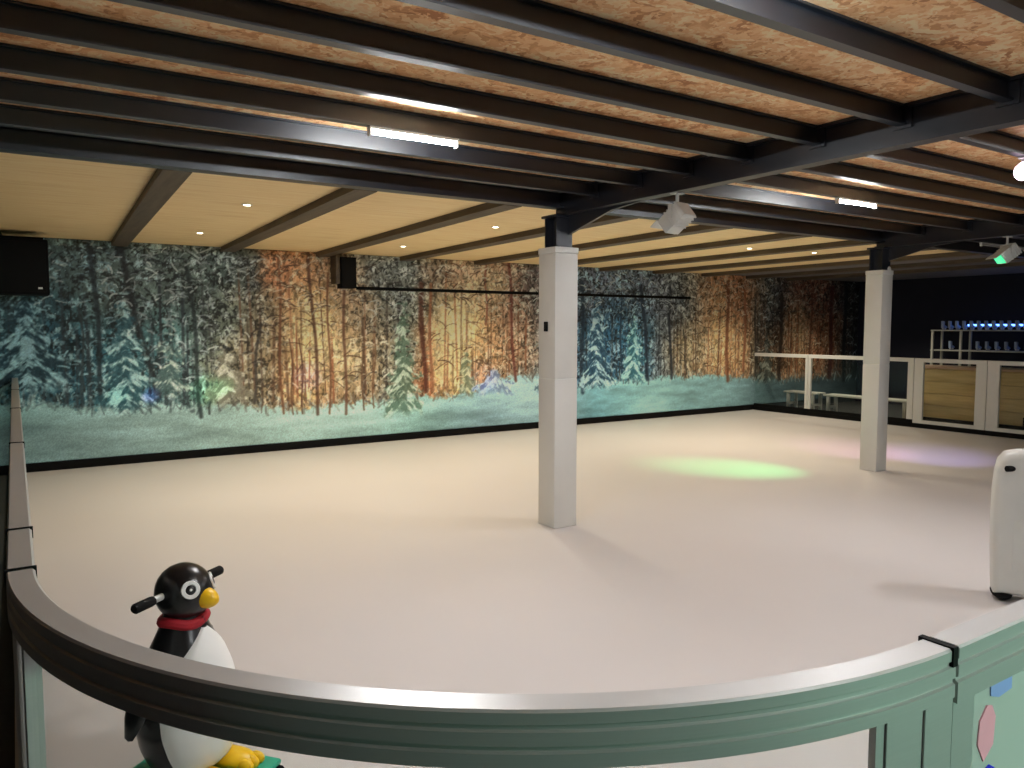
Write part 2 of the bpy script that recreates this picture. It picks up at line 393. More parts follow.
    def stroke(pts, w, c, al):
        nonlocal img
        P = np.array(pts); lo = P.min(0) - 3 * w; hi = P.max(0) + 3 * w
        i0, i1 = np.searchsorted(xs, (lo[0], hi[0])); j0, j1 = np.searchsorted(zs, (lo[1], hi[1]))
        if i1 - i0 < 1 or j1 - j0 < 1: return
        sx = XX[j0:j1, i0:i1]; sz = ZZ[j0:j1, i0:i1]; best = np.full(sx.shape, 9.0)
        for p, q in zip(P[:-1], P[1:]):
            d = q - p; L2 = d @ d + 1e-9
            tt = np.clip(((sx - p[0]) * d[0] + (sz - p[1]) * d[1]) / L2, 0, 1)
            best = np.minimum(best, np.hypot(sx - p[0] - tt * d[0], sz - p[1] - tt * d[1]))
        a = np.clip(1.5 - best / w, 0, 1) * al
        img[j0:j1, i0:i1] = lerp(img[j0:j1, i0:i1], np.broadcast_to(np.array(c, float), sx.shape + (3,)), a)
    def twig(x, z, L, ang, droop, w, c, al):
        pts = [(x, z)]; a = ang
        for s in range(4):
            x += math.cos(a) * L / 4; z += math.sin(a) * L / 4; a -= droop * math.copysign(1, math.cos(ang)) / 4
            pts.append((x, z))
        stroke(pts, w, c, al)
    # dark twigs, then snow laden ones
    for k in range(1300):
        x = rng.uniform(xa, xb); z = rng.uniform(0.9, 2.65)
        s = rng.choice((0, math.pi))
        wv = np.interp(x, xs, warm[int(Hn * .6)])
        c = np.array((30, 36, 38)) * (1 - wv) + np.array((78, 48, 30)) * wv
        twig(x, z, rng.uniform(0.06, 0.26), s + rng.uniform(-0.7, 0.7), rng.uniform(0.2, 1.4), rng.uniform(0.005, 0.010), c, rng.uniform(0.4, 0.9))
    for k in range(3300):
        x = rng.uniform(xa, xb); z = rng.uniform(0.85, 2.68)
        wv = np.interp(x, xs, warm[min(Hn - 1, int((z - za) / (zb - za) * Hn))])
        if rng.random() < wv * 0.25: continue
        s = rng.choice((0, math.pi))
        b = rng.uniform(0.45, 1.0)
        cold = np.array((196, 206, 204)) if x < 7.4 or x > 9.8 else np.array((160, 196, 214))
        if x < 1.0: cold = np.array((150, 190, 196))
        c = (cold * (1 - wv) + np.array((250, 214, 160)) * wv) * b
        twig(x, z, rng.uniform(0.03, 0.14), s + rng.uniform(-0.8, 0.9), rng.uniform(0.3, 1.8), rng.uniform(0.005, 0.012), c, rng.uniform(0.3, 0.85))
    # ground snow with low drifts
    gk = [(-3, 0.72), (0.3, 0.80), (1.0, 0.66), (1.6, 0.70), (2.4, 0.62), (3.4, 0.56), (4.3, 0.60), (5.0, 0.66), (5.6, 0.60), (6.0, 0.72), (6.6, 0.86), (7.3, 0.86), (8.0, 0.60), (8.8, 0.74), (9.6, 0.72), (10.4, 0.76), (11.6, 0.72), (12.6, 0.62), (14, 0.58), (16, 0.55)]
    gz = np.interp(XX, [g[0] for g in gk], [g[1] for g in gk]) + (fbm(2.5, 0.01, 71)[0:1] - 0.5) * 0.10 + (fbm(16, 0.01, 77)[0:1] - 0.5) * 0.05
    sk_ = [(-3, (96, 124, 122)), (0, (112, 142, 138)), (1.2, (142, 172, 166)), (2.4, (158, 186, 174)), (4.0, (158, 192, 180)), (5.0, (138, 180, 170)), (6.2, (140, 176, 182)), (7.4, (146, 180, 184)), (8.4, (120, 184, 192)), (9.6, (142, 196, 194)), (11.4, (134, 178, 178)), (13, (96, 118, 120)), (16, (60, 66, 72))]  # teal tint: the print's own colour plus green light painted in
    sn = np.stack([np.interp(XX, [k[0] for k in sk_], [k[1][c] for k in sk_]) for c in range(3)], -1)
    sn = sn * (0.58 + 0.46 * fbm(0.8, 5, 81, 3) + 0.20 * fbm(4, 15, 85, 3) - 0.03 + 0.12 * np.clip((ZZ - 0.3) / 0.5, 0, 1))[..., None]
    a = np.clip((gz - ZZ + (fbm(14, 18, 88, 3) - 0.5) * 0.16) / 0.06 + 0.5, 0, 1)
    img = lerp(img, sn, a)
    # low brush standing at the edge of the snow
    for k in range(900):
        x = rng.uniform(xa, xb); g = np.interp(x, xs, gz[0]); L = rng.uniform(0.05, 0.22)
        wv = np.interp(x, xs, warm[int(Hn * .4)])
        dk = rng.random() < 0.62
        c = np.array((52, 62, 64)) * (1 - wv) + np.array((104, 80, 62)) * wv if dk else np.array((186, 204, 198))
        twig(x, g + rng.uniform(-0.10, 0.03), L, math.pi / 2 + rng.uniform(-0.9, 0.9), rng.uniform(-1, 1), rng.uniform(0.006, 0.018), c, rng.uniform(0.25, 0.6) if dk else rng.uniform(0.15, 0.4))
    # main trunks: x at foot, x at head, width, foot z, head z, colour
    for x0, x1, w, z0, z1, c in (
            (0.86, 0.80, 0.042, 0.80, 2.66, (26, 34, 38)), (1.46, 1.08, 0.055, 0.78, 2.67, (28, 30, 30)), (0.68, 0.66, 0.022, 0.9, 1.9, (44, 50, 52)), (1.97, 1.86, 0.040, 0.52, 2.4, (30, 38, 38)), (2.08, 2.06, 0.022, 0.55, 1.0, (42, 44, 42)),
            (2.62, 2.72, 0.032, 0.66, 1.7, (54, 46, 40)), (3.0, 2.98, 0.026, 0.50, 2.6, (110, 62, 34)), (3.14, 3.12, 0.018, 0.48, 1.5, (96, 58, 34)), (3.28, 3.26, 0.018, 0.48, 1.5, (84, 50, 32)), (3.50, 3.40, 0.036, 0.46, 2.66, (72, 40, 26)), (3.66, 3.66, 0.024, 0.46, 2.4, (110, 62, 34)),
            (3.88, 3.90, 0.034, 0.44, 2.66, (92, 54, 36)), (4.14, 4.16, 0.022, 0.48, 1.6, (92, 62, 40)), (4.3, 4.34, 0.018, 0.5, 1.5, (110, 74, 44)), (5.14, 5.06, 0.060, 0.72, 2.3, (82, 38, 24)), (5.24, 5.22, 0.036, 0.72, 2.3, (150, 84, 44)), (6.74, 6.62, 0.042, 0.80, 2.66, (96, 40, 30)), (6.2, 6.2, 0.03, 1.7, 2.66, (138, 74, 50)),
            (8.12, 8.10, 0.06, 0.55, 2.4, (24, 38, 50)), (8.98, 8.96, 0.03, 0.74, 2.2, (24, 48, 66)), (9.62, 9.44, 0.062, 0.72, 2.4, (26, 36, 48)), (10.2, 10.12, 0.050, 0.72, 2.4, (34, 38, 44)), (10.6, 10.5, 0.03, 0.8, 1.6, (64, 54, 44)), (11.72, 11.68, 0.066, 0.62, 2.5, (110, 54, 28)), (12.2, 12.2, 0.05, 0.8, 2.5, (150, 76, 36)),
            (12.55, 12.5, 0.04, 0.7, 2.3, (52, 44, 38)), (13.3, 13.32, 0.09, 0.6, 2.3, (40, 28, 24)), (14.3, 14.3, 0.05, 0.6, 2.4, (96, 50, 30)), (15.0, 15.0, 0.10, 0.6, 2.5, (64, 24, 22)), (15.5, 15.5, 0.1, 0.5, 2.6, (24, 24, 28)), (-1.2, -1.3, 0.06, 0.7, 2.6, (26, 34, 38)), (-2.2, -2.1, 0.05, 0.7, 2.6, (26, 34, 38))):
        mids = [(x0 + (x1 - x0) * s + 0.02 * math.sin(7 * s + x0 * 5), z0 + (z1 - z0) * s) for s in np.linspace(0, 1, 7)]
        stroke(mids, w * 0.62, c, 0.78)
    # snow laden firs: x, foot z, tip z, half width, dark, light
    for x, z0, z1, hw, dk, lt in (
            (1.12, 0.68, 2.10, 0.36, (32, 74, 82), (170, 204, 200)), (1.62, 0.80, 1.75, 0.22, (70, 96, 92), (196, 206, 188)), (0.12, 0.95, 2.05, 0.50, (22, 48, 58), (150, 186, 190)), (4.78, 0.40, 2.05, 0.32, (72, 98, 78), (186, 202, 176)),
            (5.85, 0.62, 1.35, 0.20, (96, 110, 84), (190, 190, 150)), (8.42, 0.62, 2.20, 0.40, (30, 66, 86), (176, 208, 216)), (9.28, 0.70, 1.95, 0.30, (38, 96, 108), (170, 224, 220)), (2.30, 0.70, 1.45, 0.34, (122, 112, 92), (216, 206, 180)), (6.35, 0.62, 1.02, 0.42, (92, 108, 140), (176, 192, 206)), (7.5, 0.55, 1.5, 0.35, (60, 84, 96), (180, 200, 206)), (-1.0, 0.7, 2.1, 0.5, (24, 50, 58), (150, 186, 190)), (12.9, 0.55, 1.7, 0.3, (60, 64, 58), (150, 148, 130))):
        i0, i1 = np.searchsorted(xs, (x - hw * 1.6, x + hw * 1.6)); sl = (slice(None), slice(i0, i1)); sx = XX[sl]; sz = ZZ[sl]
        sd = int(abs(x) * 50)
        t = np.clip((z1 - sz) / (z1 - z0), 0, 1); inside = np.clip((z1 - sz) * 20, 0, 1) * np.clip((sz - z0) * 9 + hnoise(sx * 14, sz * 3, sd + 5), 0, 1)
        ad = np.abs(sx - x)
        d = ad + (hnoise(sx * 13, sz * 13, sd) + hnoise(sx * 30, sz * 30, sd + 1) - 1.0) * 0.16
        half = hw * (0.10 + 0.90 * t) * (0.72 + 0.45 * np.abs(np.sin((sz - z0) * 14)))
        a = np.clip((half - d) / 0.07, 0, 1) * inside * 0.8
        q = sz + ad * 0.7
        pat = 0.5 * hnoise(sx * 9, q * 17, sd + 2) + 0.32 * hnoise(sx * 22, q * 34, sd + 3) + 0.18 * hnoise(sx * 50, q * 60, sd + 4)
        pat = np.clip((pat - 0.44) * 5.0, 0, 1)
        cc = lerp(np.broadcast_to(np.array(dk, float), sx.shape + (3,)), np.broadcast_to(np.array(lt, float), sx.shape + (3,)), pat)
        img[sl] = lerp(img[sl], cc, a)
    # a darker fringe of needles and snow along the top edge
    for k in range(1500):
        x = rng.uniform(xa, xb); z = rng.uniform(1.9, 2.68)
        wv = np.interp(x, xs, warm[int(Hn * .85)]) * 0.7
        li = rng.random() < 0.5
        c = (np.array((200, 204, 196)) * (1 - wv) + np.array((236, 200, 150)) * wv) * rng.uniform(.6, 1) if li else np.array((34, 38, 36)) * (1 - wv) + np.array((86, 54, 34)) * wv
        if x > 13: c = c * 0.5
        twig(x, z, rng.uniform(0.04, 0.15), rng.choice((0, math.pi)) + rng.uniform(-0.9, 0.9), rng.uniform(-0.5, 1.8), rng.uniform(0.005, 0.011), c, rng.uniform(0.4, 0.9))
    img *= (0.90 + 0.2 * rng.random((Hn, W)))[..., None]
    # the right end of the print is darker
    c = np.clip(img, 0, 255) / 255.0
    lin = np.where(c <= 0.04045, c / 12.92, ((c + 0.055) / 1.055) ** 2.4)
    verts = np.zeros((Hn * W, 3), np.float32)
    verts[:, 0] = XX.ravel(); verts[:, 1] = Y1 - 0.012; verts[:, 2] = ZZ.ravel()
    idx = np.arange(Hn * W).reshape(Hn, W)
    quads = np.stack([idx[:-1, :-1], idx[:-1, 1:], idx[1:, 1:], idx[1:, :-1]], -1).reshape(-1, 4)
    # a rim turns back to the wall so the sheet has thickness
    ring = np.concatenate([idx[0, :], idx[1:, -1], idx[-1, -2::-1], idx[-2:0:-1, 0]])
    back = verts[ring].copy(); back[:, 1] = Y1 - 0.001
    nb = len(ring); b0 = Hn * W
    rq = np.stack([ring, b0 + np.arange(nb), b0 + (np.arange(nb) + 1) % nb, np.roll(ring, -1)], -1)
    allv = np.concatenate([verts, back]); allq = np.concatenate([quads, rq])
    me = bpy.data.meshes.new('forest_mural')
    me.vertices.add(len(allv)); me.vertices.foreach_set('co', allv.ravel())
    me.loops.add(allq.size); me.loops.foreach_set('vertex_index', allq.ravel().astype(np.int32))
    me.polygons.add(len(allq)); me.polygons.foreach_set('loop_start', np.arange(0, allq.size, 4, dtype=np.int32))
    me.update(calc_edges=True)
    at = me.color_attributes.new('print', 'FLOAT_COLOR', 'POINT')
    lin = lin * np.array((0.84, 0.98, 1.08))
    lum = (lin @ np.array((0.25, 0.6, 0.15)))[..., None]
    wm = np.clip((lin[..., 0:1] - lin[..., 2:3]) * 3, 0, 1); ds = 0.16 + 0.12 * wm
    lin = np.clip((lin * (1 - ds) + lum * ds) * (1.75 - 0.12 * wm), 0, 0.85)
    buf = np.ones((len(allv), 4), np.float32); L_ = lin.reshape(-1, 3); buf[:Hn * W, :3] = L_; buf[Hn * W:, :3] = L_[ring]
    at.data.foreach_set('color', buf.ravel())
    m = bpy.data.materials.new('mural_print'); m.use_nodes = True
    N = m.node_tree.nodes; L = m.node_tree.links; p = N['Principled BSDF']
    p.inputs['Roughness'].default_value = 0.5; p.inputs['Specular IOR Level'].default_value = 0.25
    an = N.new('ShaderNodeVertexColor'); an.layer_name = 'print'
    tc = N.new('ShaderNodeTexCoord'); nz = N.new('ShaderNodeTexNoise'); nz.inputs['Scale'].default_value = 55; nz.inputs['Detail'].default_value = 3
    L.new(tc.outputs['Object'], nz.inputs['Vector'])
    mr = N.new('ShaderNodeMapRange'); mr.inputs['To Min'].default_value = 0.9; mr.inputs['To Max'].default_value = 1.1; L.new(nz.outputs['Fac'], mr.inputs['Value'])
    sc = N.new('ShaderNodeVectorMath'); sc.operation = 'SCALE'; L.new(an.outputs['Color'], sc.inputs[0]); L.new(mr.outputs[0], sc.inputs['Scale'])
    L.new(sc.outputs[0], p.inputs['Base Color'])
    me.materials.append(m)
    o = bpy.data.objects.new('forest_mural', me); col.objects.link(o)
    tag(o, 'wall-wide printed mural of a snowy forest with sunlit orange trunks', 'mural')
make_mural()

# ------------------------------------------------------------------ columns
def column(cx, cy, s, label, dome, socket):
    c = empty('column', (cx, cy, 0)); tag(c, label, 'column')
    h = s / 2
    lower = MB().box((-h, -h, 0.0), (h, h, 1.232), 0.006).build('cover_board', M['cover'], c)
    MB().box((-h + 0.004, -h + 0.004, 1.232), (h - 0.004, h - 0.004, 1.24)).build('seam', M['grey_pl'], c)
    MB().box((-h, -h, 1.24), (h, h, 2.25), 0.006).build('cover_board', M['cover'], c)
    MB().box((-h - 0.004, -h - 0.004, 2.25), (h + 0.004, h + 0.004, 2.30), 0.004).build('collar', M['cover'], c)
    prof = [(-0.08, -0.08), (0.08, -0.08), (0.08, -0.068), (0.006, -0.068), (0.006, 0.068), (0.08, 0.068), (0.08, 0.08), (-0.08, 0.08), (-0.08, 0.068), (-0.006, 0.068), (-0.006, -0.068), (-0.08, -0.068)]
    MB().prism(prof, 2.29, 2.56, 'z').build('steel_post', M['steel'], c, smooth=0)
    MB().box((-0.1, -0.1, 2.54), (0.1, 0.1, 2.559)).build('cap_plate', M['steel'], c, smooth=0)
    if socket:
        MB().box((-h - 0.018, -0.02, 1.62), (-h + 0.001, 0.02, 1.70), 0.004).build('socket', M['black'], c)
    if dome:
        MB().ball((0.06, -h + 0.05, 2.315), (0.045, 0.045, 0.04)).build('dome', M['grey_pl'], c)
    return c
column(3.775, 5.115, 0.23, 'white boxed column with a small black socket on its side', False, True)
column(8.33, 5.115, 0.205, 'white boxed column with a small grey dome on its collar', True, False)

# ------------------------------------------------------------------ rink barrier
RT = 1.09                                    # rail top
RW = 0.029                                   # half width of the rail
def rail_prof(zt=RT, zb=1.0, w=RW):
    # outer side positive; grooved outer face
    return [(-w, zb), (-w, zt - 0.006), (-w + 0.006, zt), (w - 0.004, zt), (w, zt - 0.004), (w, zt - 0.022), (w - 0.004, zt - 0.025), (w - 0.004, zt - 0.031), (w, zt - 0.034),
            (w, zt - 0.055), (w - 0.005, zt - 0.058), (w - 0.005, zt - 0.064), (w, zt - 0.067), (w, zb)]
def line_path(a, b, n):
    return [(a, n), (b, n)]
def slab(path, o0, o1, z0, z1): return MB().sweep(path, [(o0, z0), (o1, z0), (o1, z1), (o0, z1)])
def section(label, group, path, base, posts, rail_m='alu', zt=RT, zb=1.0, panel='clear', post_m='alu_white', seam_at=None, low_m='alu_white'):
    """path of ((x,y),(nx,ny)) local to base; posts: list of sub-paths"""
    e = empty('rink_barrier', base); tag(e, label, 'barrier', group)
    MB().sweep(path, rail_prof(zt, zb)).build('top_rail', M[rail_m], e)
    slab(path, -0.006, 0.006, 0.13, zb + 0.01).build('panel', M[panel], e)
    slab(path, -0.022, 0.022, 0.0755, 0.13).build('bottom_rail', M[low_m], e)
    slab(path, -0.028, 0.028, 0.0, 0.075).build('kick_plate', M['rubber'], e)
    for pp in posts:
        slab(pp, -0.022, 0.022, 0.1305, zb - 0.0005).build('post', M[post_m], e)
    if seam_at is not None:
        (p, n), t = seam_at
        q = ((p[0] + t[0], p[1] + t[1]), n)
        MB().sweep([(p, n), q], [(-RW - 0.003, zt - 0.03), (-RW - 0.003, zt + 0.003), (RW + 0.003, zt + 0.003), (RW + 0.003, zt - 0.03)]).build('rubber_seam', M['rubber'], e)
    return e
NL = (-1, 0)
LX = -0.008
for a, b, lab in ((2.51, 4.42, 'straight clear side barrier section next to the short gate section'), (4.43, 6.34, 'straight clear side barrier section second from the short gate section'),
                  (6.35, 8.26, 'straight clear side barrier section third from the short gate section'), (8.27, 10.25, 'straight clear side barrier section ending at the mural wall')):
    L_ = b - a
    section(lab, 'straight side barrier sections', line_path((0, 0), (0, L_), NL), (LX, a, 0),
            [line_path((0, 0.0), (0, 0.06), NL), line_path((0, L_ - 0.06), (0, L_), NL)], seam_at=(((0, 0.0), NL), (0, 0.008)))
section('short gate-width barrier section between the curved corner and straight side', None, line_path((0, 0), (0, 0.42), NL), (LX, 2.085, 0),
        [line_path((0, 0.0), (0, 0.05), NL), line_path((0, 0.37), (0, 0.42), NL)], seam_at=(((0, 0.0), NL), (0, 0.008)))
# the curved corner
CC = (1.377, 2.085); CR = 1.385
def arc(a0, a1, n):
    out = []
    for k in range(n + 1):
        a = R(a0 + (a1 - a0) * k / n); d = (math.cos(a), math.sin(a))
        out.append(((CR * d[0], CR * d[1]), d))
    return out
cor = empty('rink_barrier', (CC[0], CC[1], 0)); tag(cor, 'curved corner barrier with grooved aluminium rail in front of the penguin', 'barrier')
path = arc(180.3, 269.6, 72)
MB().sweep(path, rail_prof()).build('top_rail', M['alu'], cor)
slab(arc(186, 262.5, 60), -0.004, 0.004, 0.13, 1.01).build('panel', M['clear'], cor)
slab(path, -0.022, 0.022, 0.075, 0.13).build('bottom_rail', M['alu_white'], cor)
slab(path, -0.028, 0.028, 0.0, 0.075).build('kick_plate', M['rubber'], cor)
for a0, a1 in ((180.3, 186.5),):
    slab(arc(a0, a1, 6), -0.022, 0.022, 0.075, 1.002).build('post', M['alu_white'], cor)
slab(arc(261.4, 262.2, 3), 0.008, 0.022, 0.1305, 0.9995).build('post', M['alu'], cor)
slab(arc(187.2, 188.4, 3), -0.016, 0.016, 0.13, 1.002).build('edge_strip', M['alu'], cor)
slab(arc(262.25, 269.6, 6), 0.004, 0.026, 0.1305, 0.9995).build('end_plate', M['alu'], cor)
slab(arc(266.0, 266.3, 1), 0.0265, 0.030, 0.1305, 0.9995).build('plate_seam', M['alu'], cor)
MB().sweep(arc(269.0, 269.6, 1), [(-RW - 0.003, RT - 0.032), (-RW - 0.003, RT + 0.003), (RW + 0.003, RT + 0.003), (RW + 0.003, RT - 0.032)]).build('rubber_seam', M['rubber'], cor)
# straight sections on the camera side, to the right
NB = (0, -1)
ry = CC[1] - CR
first = True
for a, b in ((1.377, 3.36), (3.37, 5.36), (5.37, 7.36)):
    L_ = b - a
    e = section('pale frosted barrier panel with painted pink and blue reflections joined to the curved corner' if first else ('frosted front barrier section next to the panel with painted reflections' if a < 4 else 'frosted front barrier section second from the panel with painted reflections'), None if first else 'frosted front barrier sections',
                line_path((0, 0), (L_, 0), NB), (a, ry, 0), [line_path((0.0, 0), (0.075, 0), NB), line_path((L_ - 0.07, 0), (L_, 0), NB)], zb=0.985, panel='milk', post_m='alu')
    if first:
        y = -0.0075  # flat colour patches painted on as reflections of coloured lights
        MB().prism([(0.155, 0.93), (0.13, 0.905), (0.125, 0.86), (0.15, 0.82), (0.185, 0.845), (0.19, 0.90), (0.175, 0.925)], y - 0.001, y + 0.002, 'y').build('pink_reflection', M['painted_pink_reflection'], e, smooth=0)
        MB().prism([(0.15, 0.80), (0.147, 0.775), (0.16, 0.762), (0.19, 0.765), (0.195, 0.795), (0.175, 0.806)], y - 0.001, y + 0.002, 'y').build('blue_reflection', M['painted_blue_reflection'], e, smooth=0)
        MB().prism([(0.165, 0.972), (0.168, 0.945), (0.20, 0.935), (0.25, 0.94), (0.25, 0.975)], y - 0.001, y + 0.002, 'y').build('lavender_reflection', M['painted_lavender_reflection'], e, smooth=0)
    first = False
# far side
FX = 12.5; FT = 1.15; NF = (1, 0)
def far_section(label, group, y0, y1, w0=0.11, w1=0.11, low_m='alu_white'):
    L_ = y1 - y0
    e = section(label, group, line_path((0, 0), (0, L_), NF), (FX, y0, 0), [line_path(*q, NF) for q in (((0, 0), (0, w0)), ((0, L_ - w1), (0, L_))) if q[1][1] - q[0][1] > 0.01], rail_m='alu_white', zt=FT, zb=1.085, low_m=low_m)
    return e
far_section('clear far barrier section meeting the mural wall', None, 9.02, 10.255, 0.055, 0.0, 'rubber')
far_section('clear far barrier section in front of the pale bench', None, 7.0, 9.01, 0.10, 0.055, 'rubber')
far_section('narrow white-framed far barrier gate in front of wooden counter', None, 5.86, 6.99, 0.16, 0.15)
far_section('white-framed far barrier section beside the narrow gate', None, 3.9, 5.85, 0.16, 0.17)
far_section('white-framed far barrier section second from the narrow gate', None, 1.9, 3.89, 0.16, 0.17)

# ------------------------------------------------------------------ behind the far barrier
ct = empty('wooden_counter', (13.05, 4.6, 0)); tag(ct, 'yellowish plank-fronted wooden counter behind the far barrier', 'counter')
MB().box((0.03, -2.2, 0.0), (0.5, 2.75, 0.96)).build('body', M['counter'], ct, smooth=0)
for k in range(4):
    MB().box((0.0, -2.2, 0.13 + 0.205 * k), (0.029, 2.75, 0.13 + 0.205 * k + 0.198), 0.003).build('plank', M['counter'], ct)
MB().box((0.01, -2.2, 0.0), (0.029, 2.75, 0.125)).build('plinth', M['rubber'], ct, smooth=0)
MB().box((-0.03, -2.22, 0.961), (0.52, 2.77, 1.0), 0.006).build('counter_top', M['counter_top'], ct)
tag(MB().box((12.72, 5.15, 0.0), (12.98, 5.44, 0.30), 0.01).build('storage_box', M['black'], None), 'small black box on the floor against the wooden counter', 'box')
def bench(y0, y1, x, label):
    b = empty('bench', (x, y0, 0)); tag(b, label, 'bench')
    L_ = y1 - y0
    for k in range(2): MB().box((k * 0.17, 0, 0.33), (k * 0.17 + 0.155, L_, 0.365), 0.006).build('seat_slat', M['bench'], b)
    for y in (0.06, L_ - 0.12):
        for xx in (0.02, 0.26): MB().box((xx, y, 0.0), (xx + 0.05, y + 0.06, 0.33), 0.004).build('leg', M['bench'], b)
        MB().box((0.07, y + 0.01, 0.1), (0.26, y + 0.05, 0.14)).build('stretcher', M['bench'], b)
    return b
bench(7.45, 9.15, 13.15, 'long pale slatted bench behind the clear far barrier')
bench(9.35, 10.1, 13.2, 'short pale bench in the corner by the mural end')

rk = empty('skate_rack', (15.45, 6.2, 0)); tag(rk, 'pale-framed open skate rack standing against the dark wall', 'rack')
for y in (-1.9, -0.6, 1.55, 2.1):
    for x in (0.0, 0.36): MB().box((x, y, 0), (x + 0.04, y + 0.04, 1.60), 0.003).build('post', M['bench'], rk)
for z in (0.35, 0.78, 1.19, 1.585):
    MB().box((-0.005, -1.91, z), (0.405, 2.15, z + 0.025), 0.003).build('shelf', M['bench'], rk)
ls = empty('light_strip', (X1 - 0.001, 4.35, 1.66)); tag(ls, 'blue glowing light strip on the dark wall behind the skates', 'light strip')
MB().box((-0.024, 0, 0), (0, 3.55, 0.08)).build('channel', M['black'], ls, smooth=0)
MB().box((-0.031, 0, 0.02), (-0.024, 3.55, 0.06)).build('diffuser', M['blue_led'], ls, smooth=0)
sk0 = empty('ice_skate', (0, 0, 0))
MB().prism([(0.0, 0.06), (0.24, 0.06), (0.245, 0.09), (0.16, 0.13), (0.09, 0.15), (0.085, 0.27), (-0.01, 0.28), (-0.005, 0.16)], -0.035, 0.035, 'y').build('boot', M['skate'], sk0)
MB().prism([(0.01, 0.025), (0.23, 0.025), (0.215, 0.06), (0.16, 0.06), (0.15, 0.035), (0.08, 0.035), (0.07, 0.06), (0.01, 0.06)], -0.012, 0.012, 'y').build('blade_holder', M['white_pl'], sk0)
MB().prism([(0.0, 0.0), (0.235, 0.0), (0.245, 0.012), (0.235, 0.026), (0.0, 0.026)], -0.002, 0.002, 'y').build('blade', M['fixture'], sk0)
k = 0
for z, lab, grp, ys in ((1.6105, 'pale ice skate standing on the top of the skate rack', 'skates on top of the rack', [4.40 + 0.135 * q for q in range(29)]),
                        (1.215, 'pale ice skate on the shelf below the rack top', 'skates on the upper shelf', [4.45 + 0.17 * q for q in range(22)])):
    for y in ys:
        if z < 1.5 and any(abs(y - 6.2 - py) < 0.09 for py in (-0.58, 1.57)): continue
        o = sk0 if k == 0 else copy_tree(sk0)
        o.scale = (0.62, 0.62, 0.62); o.location = (15.55, y, z); tag(o, lab, 'skate', grp); k += 1

# ------------------------------------------------------------------ speakers and rail on the mural wall
sp = empty('loudspeaker', (0.02, 9.62, 2.0)); tag(sp, 'big black loudspeaker hung from the ceiling over the side barrier', 'speaker')
MB().box((-0.36, 0.0, 0.0), (0.325, 0.42, 0.585), 0.012).build('cabinet', M['black'], sp)
MB().box((-0.335, -0.012, 0.03), (0.30, 0.0, 0.555), 0.004).build('grille', M['rubber'], sp)
MB().box((-0.33, 0.10, 0.586), (0.29, 0.30, 0.616)).build('mounting_bracket', M['black'], sp, smooth=0)
MB().box((0.22, -0.016, 0.06), (0.26, -0.012, 0.08)).build('badge', M['grey_pl'], sp, smooth=0)
s2 = empty('loudspeaker', (3.86, 10.06, 2.19)); tag(s2, 'small slim black loudspeaker on a pale wall bracket at the mural', 'speaker')
MB().box((-0.10, -0.02, 0.0), (0.12, 0.15, 0.42), 0.01).build('cabinet', M['black'], s2)
MB().box((-0.085, -0.028, 0.02), (0.105, -0.02, 0.40), 0.003).build('grille', M['rubber'], s2)
MB().box((-0.16, 0.02, 0.06), (-0.10, 0.226, 0.44), 0.004).build('bracket', M['rear_joist'], s2)
ro = empty('black_rail', (4.0, 10.18, 2.20)); tag(ro, 'thin black horizontal rail running across the mural from the small speaker', 'rail')
MB().box((0.03, -0.02, -0.022), (6.55, 0.018, 0.022), 0.004).build('bar', M['black'], ro)
for x in (0.6, 2.2, 3.8, 5.4, 6.4):
    MB().box((x, 0.018, -0.02), (x + 0.04, 0.108, 0.02)).build('wall_bracket', M['black'], ro, smooth=0)

# ------------------------------------------------------------------ lamps
def tube_light(x, y, z=2.66, L_=0.51, lit=True, label='', group=None, w=None):
    t = empty('tube_light', (x, y, z)); tag(t, label, 'light', group)
    MB().box((-L_ / 2, -0.022, -0.016), (L_ / 2, 0.022, -0.0005), 0.003).build('housing', M['alu_white'], t)
    MB().tube([(-L_ / 2 + 0.012, 0, -0.028), (L_ / 2 - 0.012, 0, -0.028)], 0.010, 12).build('tube', M['tube' if lit else 'dead_tube'], t)
    for s in (-1, 1): MB().box((s * (L_ / 2 - 0.006) - 0.006, -0.017, -0.046), (s * (L_ / 2 - 0.006) + 0.006, 0.017, -0.015), 0.002).build('end_cap', M['alu_white'], t)
    if lit:
        d = bpy.data.lights.new('tube_glow', 'AREA'); d.shape = 'RECTANGLE'; d.size = L_ - 0.04; d.size_y = 0.018; d.energy = w or TUBE_W; d.color = (0.99, 0.97, 0.97)
        o = bpy.data.objects.new('tube_glow', d); col.objects.link(o); o.parent = t; o.location = (0, 0, -0.040)
    return t
def jy(y): return min(JY, key=lambda v: abs(v - y))
tube_light(1.79, jy(3.69), label='lit white tube light under a joist between mural side and main beam')
tube_light(5.66, jy(3.69), label='lit white tube light under a joist between the two columns')
for x, y in ((1.84, 1.25), (5.9, 1.25), (1.84, -1.2), (5.9, -1.2)):
    tube_light(x, jy(y), label='lit white tube light under a dark joist on the walkway side of the columns', group='walkway side tube lights', w=TUBE_W * (0.35 if y < 0 or x < 0 else 1))
tube_light(10.2, jy(4.66), 2.66, 1.1, False, 'unlit tube light under the grey ceiling beside the second column')
tube_light(12.2, jy(4.66), 2.66, 1.1, False, 'unlit tube light under the grey ceiling near the far barrier')
